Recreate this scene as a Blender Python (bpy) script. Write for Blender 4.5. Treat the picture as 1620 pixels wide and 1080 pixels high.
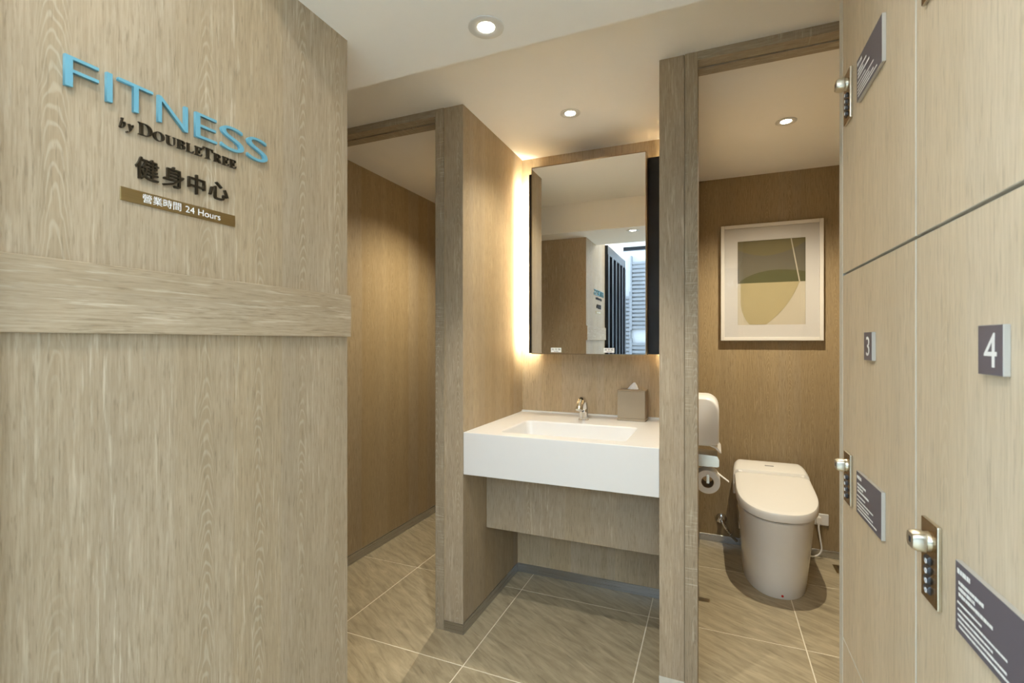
import bpy, bmesh, math, random
from mathutils import Vector, Matrix
R = math.radians
random.seed(7)
scene = bpy.context.scene
for o in list(bpy.data.objects):
    bpy.data.objects.remove(o)
COL = scene.collection

# ------------------------------------------------------------------ camera
cam_d = bpy.data.cameras.new('camera')
cam_d.sensor_width = 36.0
cam_d.lens = 16.94
cam_d.clip_start = 0.02
cam_d.dof.use_dof = True
cam_d.dof.focus_distance = 2.1
cam_d.dof.aperture_fstop = 9.0
cam = bpy.data.objects.new('camera', cam_d)
cam.location = (0, 0, 1.21)
cam.rotation_euler = (R(90), 0, R(22.65))
COL.objects.link(cam)
scene.camera = cam

# ------------------------------------------------------------------ world, exposure
world = bpy.data.worlds.new('sky')
scene.world = world
world.use_nodes = True
wn = world.node_tree
wn.nodes.clear()
wo = wn.nodes.new('ShaderNodeOutputWorld')
wb = wn.nodes.new('ShaderNodeBackground')
sky = wn.nodes.new('ShaderNodeTexSky')
sky.sky_type = 'HOSEK_WILKIE'
sky.sun_direction = Vector((0.3, 0.5, 0.8)).normalized()
sky.turbidity = 7.0
sky.ground_albedo = 0.4
wm = wn.nodes.new('ShaderNodeMix'); wm.data_type = 'RGBA'
wm.inputs[0].default_value = 0.8
wm.inputs[7].default_value = (0.80, 0.96, 1.16, 1)
wn.links.new(sky.outputs[0], wm.inputs[6])
wn.links.new(wm.outputs[2], wb.inputs[0])
wb.inputs[1].default_value = 11.6
wn.links.new(wb.outputs[0], wo.inputs[0])

vs = scene.view_settings
vs.view_transform = 'Standard'
vs.look = 'None'
vs.exposure = 0.0
vs.gamma = 1.0
vs.use_curve_mapping = False
scene.cycles.max_bounces = 18
scene.cycles.diffuse_bounces = 12
scene.cycles.glossy_bounces = 6
scene.cycles.transparent_max_bounces = 12
scene.cycles.sample_clamp_indirect = 20.0

def portal(name, loc, rot, sx, sy):
    d = bpy.data.lights.new(name, 'AREA')
    d.shape = 'RECTANGLE'; d.size = sx; d.size_y = sy
    d.cycles.is_portal = True
    o = bpy.data.objects.new(name, d)
    o.location = loc; o.rotation_euler = rot
    COL.objects.link(o)
    return o
portal('window_daylight_portal', (-2.44, -0.70, 1.20), (0, R(90), 0), 2.32, 1.9)
portal('window_daylight_portal', (-0.47, -1.69, 1.20), (R(90), 0, 0), 3.80, 2.32)

# ------------------------------------------------------------------ material helpers
MATS = {}
def new_mat(name):
    m = bpy.data.materials.new(name)
    m.use_nodes = True
    MATS[name] = m
    nt = m.node_tree
    b = nt.nodes['Principled BSDF']
    return m, nt, b

def N(nt, kind, **kw):
    n = nt.nodes.new(kind)
    for k, v in kw.items():
        setattr(n, k, v)
    return n

def plain(name, col, rough=0.5, metal=0.0, spec=0.5, noise=0.0, nscale=30, bump=0.0, bscale=200, coat=0.0):
    m, nt, b = new_mat(name)
    b.inputs['Roughness'].default_value = rough
    b.inputs['Metallic'].default_value = metal
    b.inputs['Specular IOR Level'].default_value = spec
    b.inputs['Coat Weight'].default_value = coat
    tc = N(nt, 'ShaderNodeTexCoord')
    nz = N(nt, 'ShaderNodeTexNoise'); nz.inputs['Scale'].default_value = nscale; nz.inputs['Detail'].default_value = 4
    nt.links.new(tc.outputs['Object'], nz.inputs['Vector'])
    mr = N(nt, 'ShaderNodeMapRange')
    mr.inputs['To Min'].default_value = 1 - noise; mr.inputs['To Max'].default_value = 1 + noise
    nt.links.new(nz.outputs['Fac'], mr.inputs['Value'])
    vm = N(nt, 'ShaderNodeVectorMath', operation='SCALE')
    vm.inputs[0].default_value = col[:3]
    nt.links.new(mr.outputs[0], vm.inputs['Scale'])
    nt.links.new(vm.outputs[0], b.inputs['Base Color'])
    if bump:
        n2 = N(nt, 'ShaderNodeTexNoise'); n2.inputs['Scale'].default_value = bscale; n2.inputs['Detail'].default_value = 3
        nt.links.new(tc.outputs['Object'], n2.inputs['Vector'])
        bp = N(nt, 'ShaderNodeBump'); bp.inputs['Strength'].default_value = bump; bp.inputs['Distance'].default_value = 0.002
        nt.links.new(n2.outputs['Fac'], bp.inputs['Height'])
        nt.links.new(bp.outputs[0], b.inputs['Normal'])
    return m

def emit(name, col, strength):
    m, nt, b = new_mat(name)
    b.inputs['Base Color'].default_value = (*col, 1)
    b.inputs['Emission Color'].default_value = (*col, 1)
    b.inputs['Emission Strength'].default_value = strength
    return m

def oak(name, base, dark, pale, axis='Z', seed=0.0, contrast=1.0, hatch=0.0, rough=0.55, fine=1.0):
    """limed oak laminate: contour grain, long tone bands, fibres, pores, pale flecks; grain runs along axis"""
    m, nt, b = new_mat(name)
    L = nt.links
    tc = N(nt, 'ShaderNodeTexCoord')
    mp = N(nt, 'ShaderNodeMapping')
    mp.inputs['Location'].default_value = (seed, seed * 1.7, seed * 0.6)
    if axis == 'X': mp.inputs['Rotation'].default_value = (0, R(90), 0)
    if axis == 'Y': mp.inputs['Rotation'].default_value = (R(90), 0, 0)
    L.new(tc.outputs['Object'], mp.inputs['Vector'])
    def stretched(sx, sz, scale, detail=2, rough_=0.5, dist=0.0):
        q = N(nt, 'ShaderNodeVectorMath', operation='MULTIPLY')
        q.inputs[1].default_value = (sx, sx, sz)
        L.new(mp.outputs[0], q.inputs[0])
        z = N(nt, 'ShaderNodeTexNoise')
        z.inputs['Scale'].default_value = scale; z.inputs['Detail'].default_value = detail
        z.inputs['Roughness'].default_value = rough_; z.inputs['Distortion'].default_value = dist
        L.new(q.outputs[0], z.inputs['Vector'])
        return z.outputs['Fac']
    def math_(op, a, c=None, clamp=False):
        n = N(nt, 'ShaderNodeMath', operation=op); n.use_clamp = clamp
        for i, v in enumerate((a, c)):
            if v is None: continue
            if isinstance(v, (int, float)): n.inputs[i].default_value = v
            else: L.new(v, n.inputs[i])
        return n.outputs[0]
    def ramp(v, lo, hi, a=0.0, c=1.0):
        n = N(nt, 'ShaderNodeMapRange'); n.inputs['From Min'].default_value = lo; n.inputs['From Max'].default_value = hi
        n.inputs['To Min'].default_value = a; n.inputs['To Max'].default_value = c
        L.new(v, n.inputs['Value']); return n.outputs[0]
    def mix(f, a, c):
        n = N(nt, 'ShaderNodeMix'); n.data_type = 'RGBA'
        if isinstance(f, (int, float)): n.inputs[0].default_value = f
        else: L.new(f, n.inputs[0])
        for i, v in ((6, a), (7, c)):
            if isinstance(v, tuple): n.inputs[i].default_value = (*v[:3], 1)
            else: L.new(v, n.inputs[i])
        return n.outputs[2]
    fibre = stretched(1, 0.045, 360, 3, 0.65)
    bands = stretched(1, 0.05, 9, 3, 0.55)               # long vertical tone bands
    wob = stretched(1, 0.08, 60, 2, 0.6)
    figure = stretched(1, 0.10, 5.0, 1, 0.5, 0.1)        # field whose contours form the cathedral grain
    rings = math_('SINE', math_('ADD', math_('MULTIPLY', figure, 130.0), math_('MULTIPLY', wob, 5.0)))
    rings = ramp(rings, -1, 1)
    rings = math_('POWER', rings, 3.5)
    figure_mask = ramp(stretched(1, 0.22, 5.5, 1), 0.50, 0.68)
    pores = ramp(stretched(1, 0.085, 240, 3, 0.6), 0.56, 0.68)
    cloud = stretched(1, 0.4, 5, 4, 0.6)
    fleck = ramp(stretched(1, 0.06, 150, 3, 0.65), 0.56, 0.70)
    fleck_mask = ramp(stretched(1, 0.15, 9, 2), 0.40, 0.66)
    # arched (cathedral) figure running down the middle of some veneer leaves
    sp = N(nt, 'ShaderNodeSeparateXYZ'); L.new(mp.outputs[0], sp.inputs[0])
    across = math_('ADD', math_('ADD', sp.outputs[0], sp.outputs[1]), math_('MULTIPLY', stretched(1, 0.6, 3.0, 2), 0.022))
    cell = math_('MULTIPLY', across, 1 / 0.112)
    um = math_('MULTIPLY', math_('SUBTRACT', math_('FRACT', cell), 0.5), 0.112)
    wn_ = N(nt, 'ShaderNodeTexWhiteNoise', noise_dimensions='1D'); L.new(math_('FLOOR', cell), wn_.inputs['W'])
    leaf = wn_.outputs['Value']
    par = math_('MULTIPLY', math_('MULTIPLY', um, um), 260.0)
    fld = math_('ADD', math_('ADD', sp.outputs[2], par), math_('MULTIPLY', stretched(1, 0.35, 14, 3, 0.6), 0.20))
    arch = ramp(math_('SINE', math_('MULTIPLY', fld, 210.0)), 0.30, 0.95)
    amask = math_('MULTIPLY', ramp(math_('ABSOLUTE', um), 0.026, 0.010), math_('MULTIPLY', ramp(stretched(1, 0.25, 5, 1), 0.40, 0.52), ramp(leaf, 0.30, 0.55)))
    arch = math_('MULTIPLY', math_('MULTIPLY', arch, amask), ramp(fibre, 0.35, 0.60, 0.3, 1.0))
    c = mix(ramp(bands, 0.34, 0.68), base, dark)
    c = mix(math_('MULTIPLY', leaf, 0.38 * contrast), c, dark)
    grey = tuple(0.5 * (sum(base) / 3) + 0.5 * v for v in base)
    c = mix(math_('MULTIPLY', math_('FRACT', math_('MULTIPLY', leaf, 7.31)), 0.45), c, grey)
    c = mix(math_('MULTIPLY', amask, 0.45 * contrast), c, tuple(0.92 * v for v in dark))
    c = mix(math_('MULTIPLY', arch, 0.62 * contrast), c, pale)
    c = mix(math_('MULTIPLY', ramp(cloud, 0.4, 0.75), 0.40 * contrast), c, dark)
    c = mix(math_('MULTIPLY', math_('MULTIPLY', rings, figure_mask), 0.10 * contrast), c, pale)
    c = mix(math_('MULTIPLY', ramp(fibre, 0.38, 0.66), 0.55 * contrast * fine), c, tuple(0.72 * v for v in dark))
    c = mix(math_('MULTIPLY', pores, 0.55 * contrast * fine), c, tuple(0.55 * v for v in dark))
    c = mix(math_('MULTIPLY', math_('MULTIPLY', fleck, fleck_mask), 0.65 * contrast), c, pale)
    if hatch:
        q = N(nt, 'ShaderNodeVectorMath', operation='MULTIPLY'); q.inputs[1].default_value = (14, 14, 330)
        L.new(mp.outputs[0], q.inputs[0])
        z = N(nt, 'ShaderNodeTexNoise'); z.inputs['Scale'].default_value = 1.0; z.inputs['Detail'].default_value = 2
        L.new(q.outputs[0], z.inputs['Vector'])
        hm = ramp(stretched(1, 0.5, 9, 1), 0.5, 0.62)
        c = mix(math_('MULTIPLY', math_('MULTIPLY', ramp(z.outputs['Fac'], 0.55, 0.68), hm), hatch), c, pale)
    L.new(c, b.inputs['Base Color'])
    b.inputs['Roughness'].default_value = rough
    b.inputs['Specular IOR Level'].default_value = 0.35
    bp = N(nt, 'ShaderNodeBump'); bp.inputs['Strength'].default_value = 0.22; bp.inputs['Distance'].default_value = 0.0008
    L.new(fibre, bp.inputs['Height'])
    L.new(bp.outputs[0], b.inputs['Normal'])
    return m

OB, OD, OP = (0.490, 0.385, 0.250), (0.375, 0.287, 0.180), (0.64, 0.57, 0.45)
oak('oak_wall', OB, OD, OP, 'Z', 3.1)
oak('oak_band', OB, OD, OP, 'Y', 8.3)
oak('oak_locker', (0.72, 0.59, 0.41), (0.63, 0.51, 0.345), (0.78, 0.69, 0.55), 'Z', 5.7, 0.7)  # paler oak, lifted further to stand in for stronger light on the lockers
oak('oak_alcove', (0.475, 0.365, 0.220), (0.365, 0.272, 0.157), (0.58, 0.46, 0.29), 'Z', 11.9, 0.9)
oak('oak_alcove_b', (0.60, 0.465, 0.285), (0.475, 0.357, 0.210), (0.58, 0.46, 0.29), 'Z', 1.4, 0.9)  # alcove oak lightened in place of more light on the back wall
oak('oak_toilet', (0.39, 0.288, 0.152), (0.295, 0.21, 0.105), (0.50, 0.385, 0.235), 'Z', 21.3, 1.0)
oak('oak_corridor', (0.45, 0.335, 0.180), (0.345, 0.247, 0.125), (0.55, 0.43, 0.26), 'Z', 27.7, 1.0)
oak('oak_pier', (0.47, 0.375, 0.250), (0.375, 0.290, 0.185), (0.62, 0.54, 0.41), 'Z', 15.2)
oak('oak_frame', (0.44, 0.365, 0.250), (0.345, 0.275, 0.185), (0.62, 0.56, 0.44), 'Z', 19.8, 1.1, hatch=0.55)
oak('oak_frame_across', (0.44, 0.365, 0.250), (0.345, 0.275, 0.185), (0.62, 0.56, 0.44), 'X', 19.8, 1.1, hatch=0.55)

def stone():
    m, nt, b = new_mat('floor_tile_stone')
    L = nt.links
    tc = N(nt, 'ShaderNodeTexCoord')
    oi = N(nt, 'ShaderNodeObjectInfo')
    wv = N(nt, 'ShaderNodeVectorMath', operation='SCALE'); wv.inputs[0].default_value = (7.3, 3.1, 5.7)
    L.new(oi.outputs['Random'], wv.inputs['Scale'])
    ad = N(nt, 'ShaderNodeVectorMath', operation='ADD')
    L.new(tc.outputs['Object'], ad.inputs[0]); L.new(wv.outputs[0], ad.inputs[1])
    mp = N(nt, 'ShaderNodeMapping'); mp.inputs['Rotation'].default_value = (0, 0, R(29))
    L.new(ad.outputs[0], mp.inputs['Vector'])
    def nz(sx, sy, scale, detail, dist):
        q = N(nt, 'ShaderNodeVectorMath', operation='MULTIPLY'); q.inputs[1].default_value = (sx, sy, 1)
        L.new(mp.outputs[0], q.inputs[0])
        z = N(nt, 'ShaderNodeTexNoise'); z.inputs['Scale'].default_value = scale; z.inputs['Detail'].default_value = detail
        z.inputs['Distortion'].default_value = dist; z.inputs['Roughness'].default_value = 0.6
        L.new(q.outputs[0], z.inputs['Vector']); return z.outputs['Fac']
    cr = N(nt, 'ShaderNodeValToRGB')
    e = cr.color_ramp.elements
    e[0].position = 0.25; e[0].color = (0.27, 0.225, 0.145, 1)
    e[1].position = 0.72; e[1].color = (0.51, 0.435, 0.295, 1)
    k = cr.color_ramp.elements.new(0.5); k.color = (0.40, 0.335, 0.22, 1)
    v1 = nz(0.8, 4.0, 9.0, 8, 0.7)
    L.new(v1, cr.inputs[0])
    v2 = nz(0.7, 9.0, 13.0, 6, 0.6)
    mr = N(nt, 'ShaderNodeMapRange'); mr.inputs['From Min'].default_value = 0.57; mr.inputs['From Max'].default_value = 0.72
    mr.inputs['To Max'].default_value = 0.6
    L.new(v2, mr.inputs['Value'])
    mx = N(nt, 'ShaderNodeMix'); mx.data_type = 'RGBA'
    L.new(mr.outputs[0], mx.inputs[0]); L.new(cr.outputs[0], mx.inputs[6]); mx.inputs[7].default_value = (0.17, 0.14, 0.092, 1)
    L.new(mx.outputs[2], b.inputs['Base Color'])
    b.inputs['Roughness'].default_value = 0.42
    b.inputs['Specular IOR Level'].default_value = 0.4
    bp = N(nt, 'ShaderNodeBump'); bp.inputs['Strength'].default_value = 0.35; bp.inputs['Distance'].default_value = 0.002
    L.new(v2, bp.inputs['Height']); L.new(bp.outputs[0], b.inputs['Normal'])
    return m
stone()

def brushed(name, col, rough, axis_scale=(4, 4, 400), contrast=0.12):
    m, nt, b = new_mat(name)
    L = nt.links
    tc = N(nt, 'ShaderNodeTexCoord')
    q = N(nt, 'ShaderNodeVectorMath', operation='MULTIPLY'); q.inputs[1].default_value = axis_scale
    L.new(tc.outputs['Object'], q.inputs[0])
    z = N(nt, 'ShaderNodeTexNoise'); z.inputs['Scale'].default_value = 1.0; z.inputs['Detail'].default_value = 3
    L.new(q.outputs[0], z.inputs['Vector'])
    mr = N(nt, 'ShaderNodeMapRange'); mr.inputs['To Min'].default_value = 1 - contrast; mr.inputs['To Max'].default_value = 1 + contrast
    L.new(z.outputs['Fac'], mr.inputs['Value'])
    vm = N(nt, 'ShaderNodeVectorMath', operation='SCALE'); vm.inputs[0].default_value = col
    L.new(mr.outputs[0], vm.inputs['Scale']); L.new(vm.outputs[0], b.inputs['Base Color'])
    b.inputs['Metallic'].default_value = 1.0
    r2 = N(nt, 'ShaderNodeMapRange'); r2.inputs['To Min'].default_value = rough * 0.8; r2.inputs['To Max'].default_value = rough * 1.25
    L.new(z.outputs['Fac'], r2.inputs['Value']); L.new(r2.outputs[0], b.inputs['Roughness'])
    return m
brushed('stainless', (0.50, 0.50, 0.50), 0.28, (3, 3, 900), 0.04)
brushed('brass_plate', (0.38, 0.29, 0.14), 0.42, (4, 6, 900), 0.2)
brushed('lock_bronze', (0.36, 0.24, 0.11), 0.25, (900, 900, 6), 0.06)
brushed('lock_nickel', (0.66, 0.62, 0.52), 0.30, (6, 6, 500), 0.06)
brushed('mirror_bronze', (0.28, 0.21, 0.13), 0.35)

plain('ceiling_paint', (0.87, 0.865, 0.855), 0.9, noise=0.01, bump=0.03, bscale=300)
plain('white_solid_surface', (0.72, 0.72, 0.71), 0.32, noise=0.01)
plain('ceramic', (0.80, 0.78, 0.73), 0.10, noise=0.01, coat=0.4)
plain('lid_plastic', (0.84, 0.82, 0.77), 0.22, noise=0.01)
plain('white_plastic', (0.82, 0.82, 0.81), 0.28, noise=0.01)
plain('trim_grey', (0.66, 0.66, 0.65), 0.35)
plain('grout', (0.80, 0.74, 0.60), 0.9, noise=0.08)
plain('edge_banding', (0.62, 0.59, 0.51), 0.5, noise=0.12, nscale=60)
plain('gap_dark', (0.05, 0.04, 0.03), 0.9)
plain('sign_blue', (0.140, 0.365, 0.485), 0.35, noise=0.01)
plain('sign_bronze', (0.030, 0.022, 0.012), 0.35, metal=0.3, noise=0.05)
plain('print_white', (0.85, 0.86, 0.86), 0.6)
plain('print_grey', (0.18, 0.18, 0.18), 0.6)
plain('notice_purple', (0.125, 0.110, 0.135), 0.45, noise=0.03)
plain('acrylic_edge', (0.46, 0.45, 0.42), 0.25, noise=0.05)
plain('backing_dark', (0.028, 0.027, 0.027), 0.42, metal=0.6, noise=0.25, nscale=9)
plain('steel_dark', (0.030, 0.034, 0.042), 0.35, metal=0.7, noise=0.1)
plain('steel_bright', (0.34, 0.37, 0.42), 0.30, metal=0.8, noise=0.05)
plain('chrome', (0.72, 0.72, 0.72), 0.06, metal=1.0)
plain('chrome_soft', (0.62, 0.62, 0.60), 0.2, metal=1.0)
plain('linen_box', (0.335, 0.28, 0.205), 0.8, noise=0.10, nscale=300, bump=0.3, bscale=500)
plain('linen_dark', (0.20, 0.165, 0.115), 0.8, noise=0.10, nscale=300)
plain('paper_white', (0.84, 0.83, 0.80), 0.9, noise=0.02)
plain('mat_white', (0.56, 0.54, 0.51), 0.8, noise=0.01)
plain('frame_white', (0.62, 0.59, 0.54), 0.45, noise=0.02)
plain('art_olive', (0.150, 0.125, 0.055), 0.8, noise=0.10, nscale=14)
plain('art_grey', (0.125, 0.110, 0.075), 0.8, noise=0.10, nscale=14)
plain('art_green', (0.075, 0.075, 0.024), 0.8, noise=0.12, nscale=14)
plain('art_sand', (0.37, 0.31, 0.165), 0.8, noise=0.06, nscale=14)
plain('art_cream', (0.48, 0.43, 0.33), 0.8, noise=0.04, nscale=14)
plain('dial_black', (0.02, 0.022, 0.03), 0.3)
plain('dial_mark', (0.75, 0.80, 0.85), 0.4)
plain('red_dot', (0.5, 0.02, 0.01), 0.4)
plain('cardboard', (0.33, 0.25, 0.16), 0.9, noise=0.1)
plain('building_white', (0.20, 0.205, 0.215), 0.8, noise=0.03)
plain('building_louvre', (0.075, 0.08, 0.09), 0.7)
plain('paving', (0.42, 0.41, 0.39), 0.9, noise=0.1)
emit('lamp_glow', (1.0, 0.88, 0.70), 40.0)
emit('led_glow', (1.0, 0.88, 0.64), 30.0)

def glass(name, tint, gloss=0.06, tr=1.0):
    m = bpy.data.materials.new(name); m.use_nodes = True; MATS[name] = m
    nt = m.node_tree; nt.nodes.clear()
    out = N(nt, 'ShaderNodeOutputMaterial')
    t = N(nt, 'ShaderNodeBsdfTransparent'); t.inputs[0].default_value = (*tint, 1)
    g = N(nt, 'ShaderNodeBsdfGlossy'); g.inputs['Roughness'].default_value = 0.01
    lw = N(nt, 'ShaderNodeLayerWeight'); lw.inputs['Blend'].default_value = 0.5
    pw = N(nt, 'ShaderNodeMath', operation='POWER'); pw.inputs[1].default_value = 4.0
    nt.links.new(lw.outputs['Facing'], pw.inputs[0])
    f = N(nt, 'ShaderNodeMath', operation='MULTIPLY_ADD'); f.inputs[1].default_value = 0.5; f.inputs[2].default_value = 0.035
    nt.links.new(pw.outputs[0], f.inputs[0])
    mx = N(nt, 'ShaderNodeMixShader')
    nt.links.new(f.outputs[0], mx.inputs[0]); nt.links.new(t.outputs[0], mx.inputs[1]); nt.links.new(g.outputs[0], mx.inputs[2])
    nt.links.new(mx.outputs[0], out.inputs[0])
    return m
glass('window_glass', (0.95, 0.98, 0.97))
glass('picture_glass', (0.98, 0.98, 0.98))
m_, nt_, b_ = new_mat('mirror_silver')
b_.inputs['Base Color'].default_value = (0.90, 0.91, 0.90, 1); b_.inputs['Metallic'].default_value = 1; b_.inputs['Roughness'].default_value = 0.0

# ------------------------------------------------------------------ mesh helpers
def link(o, parent=None):
    COL.objects.link(o)
    if parent is not None:
        o.parent = parent
    return o

def mesh_obj(name, bm, mats, parent=None, smooth=False):
    me = bpy.data.meshes.new(name)
    bmesh.ops.recalc_face_normals(bm, faces=bm.faces)
    if smooth:
        for f in bm.faces: f.smooth = True
    bm.to_mesh(me); bm.free()
    if isinstance(mats, str): mats = [mats]
    for k in mats: me.materials.append(MATS[k])
    if smooth:
        try: me.set_sharp_from_angle(angle=R(38))
        except Exception: pass
    return link(bpy.data.objects.new(name, me), parent)

def box_into(bm, lo, hi, bevel=0.0, seg=1, mi=0):
    lo = Vector(lo); hi = Vector(hi)
    r = bmesh.ops.create_cube(bm, size=1.0)
    vsx = r['verts']
    bmesh.ops.scale(bm, vec=hi - lo, verts=vsx)
    bmesh.ops.translate(bm, vec=(lo + hi) / 2, verts=vsx)
    fs = set(f for v in vsx for f in v.link_faces)
    for f in fs: f.material_index = mi
    if bevel > 0:
        es = set(e for v in vsx for e in v.link_edges)
        bmesh.ops.bevel(bm, geom=list(es), offset=bevel, segments=seg, affect='EDGES', profile=0.5)

def box(name, lo, hi, mat, parent=None, bevel=0.0, seg=1, smooth=False):
    bm = bmesh.new(); box_into(bm, lo, hi, bevel, seg)
    return mesh_obj(name, bm, mat, parent, smooth)

def prism_into(bm, pts, z0, z1, mi=0):
    """polygon in xy extruded in z"""
    a = [bm.verts.new((x, y, z0)) for x, y in pts]
    c = [bm.verts.new((x, y, z1)) for x, y in pts]
    fs = [bm.faces.new(a[::-1]), bm.faces.new(c)]
    n = len(pts)
    for i in range(n):
        fs.append(bm.faces.new((a[i], a[(i + 1) % n], c[(i + 1) % n], c[i])))
    for f in fs: f.material_index = mi

def lathe_into(bm, prof, seg=32, center=(0, 0, 0), axis='Z', closed=False, mi=0):
    """profile of (radius, height); revolve round axis"""
    rings = []
    for r, h in prof:
        ring = []
        for i in range(seg):
            a = 2 * math.pi * i / seg
            p = (r * math.cos(a), r * math.sin(a), h)
            if axis == 'Y': p = (p[0], p[2], p[1])
            if axis == 'X': p = (p[2], p[0], p[1])
            ring.append(bm.verts.new(Vector(p) + Vector(center)))
        rings.append(ring)
    pairs = list(zip(rings[:-1], rings[1:]))
    if closed: pairs.append((rings[-1], rings[0]))
    for a, c in pairs:
        for i in range(seg):
            f = bm.faces.new((a[i], a[(i + 1) % seg], c[(i + 1) % seg], c[i])); f.material_index = mi
    if not closed:
        for ring in (rings[0], rings[-1]):
            try:
                f = bm.faces.new(ring); f.material_index = mi
            except Exception: pass

def loft_into(bm, loops, cap=True, mi=0):
    rs = [[bm.verts.new(p) for p in lp] for lp in loops]
    n = len(rs[0])
    for a, c in zip(rs[:-1], rs[1:]):
        for i in range(n):
            f = bm.faces.new((a[i], a[(i + 1) % n], c[(i + 1) % n], c[i])); f.material_index = mi
    if cap:
        bm.faces.new(rs[0][::-1]).material_index = mi
        bm.faces.new(rs[-1]).material_index = mi

def tube_into(bm, pts, radii, seg=16, mi=0):
    pts = [Vector(p) for p in pts]
    if isinstance(radii, (int, float)): radii = [radii] * len(pts)
    loops = []
    up = None
    for i, p in enumerate(pts):
        t = (pts[min(i + 1, len(pts) - 1)] - pts[max(i - 1, 0)]).normalized()
        if up is None:
            up = Vector((0, 0, 1)) if abs(t.z) < 0.9 else Vector((1, 0, 0))
        s_ = t.cross(up).normalized(); up = s_.cross(t).normalized()
        loops.append([p + radii[i] * (math.cos(2 * math.pi * k / seg) * s_ + math.sin(2 * math.pi * k / seg) * up) for k in range(seg)])
    loft_into(bm, loops, True, mi)

def smooth_path(pts, n=8):
    """Catmull-Rom through points"""
    P = [Vector(p) for p in pts]
    P = [2 * P[0] - P[1]] + P + [2 * P[-1] - P[-2]]
    out = []
    for i in range(1, len(P) - 2):
        for k in range(n):
            t = k / n
            a, b2, c, d = P[i - 1], P[i], P[i + 1], P[i + 2]
            out.append(0.5 * ((2 * b2) + (c - a) * t + (2 * a - 5 * b2 + 4 * c - d) * t * t + (3 * b2 - a - 3 * c + d) * t ** 3))
    out.append(P[-2])
    return out

def empty(name, loc=(0, 0, 0)):
    o = bpy.data.objects.new(name, None)
    o.empty_display_size = 0.05
    o.location = loc
    return link(o)

def tag(o, label, cat, group=None, kind=None):
    o['label'] = label; o['category'] = cat
    if group: o['group'] = group
    if kind: o['kind'] = kind
    return o

def struct(o, label, cat):
    return tag(o, label, cat, None, 'structure')

def at(o, loc):
    """keep world-space mesh but give the parent empty its own base: shift the children"""
    for ch in o.children:
        ch.location = ch.location - Vector(loc)
    o.location = loc
    return o

def glyph_mesh(text, target, frame, depth, offset=0.0, bevel=0.0):
    """text set in Blender's built-in face, fitted to target (a0, a1, b0, b1) in the frame's own axes"""
    cu = bpy.data.curves.new('glyph', 'FONT')
    cu.body = text; cu.size = 1.0; cu.extrude = 0.5; cu.offset = offset; cu.resolution_u = 6
    ob = bpy.data.objects.new('glyph', cu)
    COL.objects.link(ob)
    bpy.context.view_layer.update()
    me = bpy.data.meshes.new_from_object(ob.evaluated_get(bpy.context.evaluated_depsgraph_get()))
    bpy.data.objects.remove(ob); bpy.data.curves.remove(cu)
    xs = [v.co.x for v in me.vertices]; ys = [v.co.y for v in me.vertices]
    x0, x1, y0, y1 = min(xs), max(xs), min(ys), max(ys)
    a0, a1, b0, b1 = target
    if b0 is None:   # keep aspect, b1 = baseline
        k = (a1 - a0) / (x1 - x0); f = lambda y: b1 + y * k
    else:
        f = lambda y: b0 + (y - y0) / (y1 - y0) * (b1 - b0)
    org, ax, ay, az = frame
    for v in me.vertices:
        a = a0 + (v.co.x - x0) / (x1 - x0) * (a1 - a0)
        d = (v.co.z + 0.5) * depth
        v.co = org + ax * a + ay * f(v.co.y) + az * d
    me.materials.clear()
    return me

def glyph(name, text, target, frame, depth, mat, parent=None, offset=0.0):
    me = glyph_mesh(text, target, frame, depth, offset)
    me.materials.append(MATS[mat])
    return link(bpy.data.objects.new(name, me), parent)

VX, VY, VZ = Vector((1, 0, 0)), Vector((0, 1, 0)), Vector((0, 0, 1))

# ================================================================== STRUCTURE
H2 = 2.19      # ceiling of alcove, corridor and toilet room
HS = 1.986     # dropped soffit
HB = 2.40      # ceiling of the entrance bay behind the camera
XL, YE = -0.871, 0.985

# floor: grout bed with separate tiles
floor = struct(box('floor', (-2.68, -1.95, -0.05), (1.56, 3.98, -0.0008), 'grout'), 'grey-brown stone-look tiled floor with pale grout joints', 'floor')
tile_bm = bmesh.new(); G = 0.0020
box_into(tile_bm, (G, G, -0.010), (0.6 - G, 0.6 - G, 0.0), 0.0008)
tile_me = bpy.data.meshes.new('floor_tile'); bmesh.ops.recalc_face_normals(tile_bm, faces=tile_bm.faces); tile_bm.to_mesh(tile_me); tile_bm.free()
tile_me.materials.append(MATS['floor_tile_stone'])
for i in range(-1, 6):
    for j in range(10):
        o = link(bpy.data.objects.new('floor_tile', tile_me), floor)
        o.location = (-2.062 + 0.6 * i, -2.012 + 0.6 * j, 0)

# sign wall (thick block) left of the camera
struct(box('wall_left', (-1.90, 0.31, 0), (XL, YE, HB), 'oak_wall', bevel=0.0012), 'limed oak clad wall block carrying the blue sign', 'wall')
struct(box('trim_1', (XL, 0.312, 1.222), (XL + 0.010, YE + 0.002, 1.328), 'oak_band', bevel=0.001), 'horizontal oak rail running across the sign wall', 'trim')
# corridor behind the left door
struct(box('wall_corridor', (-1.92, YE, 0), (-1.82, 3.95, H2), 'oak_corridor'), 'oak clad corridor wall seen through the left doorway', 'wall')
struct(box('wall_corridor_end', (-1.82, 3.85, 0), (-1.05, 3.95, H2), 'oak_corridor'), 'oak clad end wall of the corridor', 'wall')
struct(box('baseboard_corridor', (-1.82, YE, 0), (-1.812, 3.85, 0.05), 'stainless'), 'grey metal baseboard along the corridor wall', 'baseboard')
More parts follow.
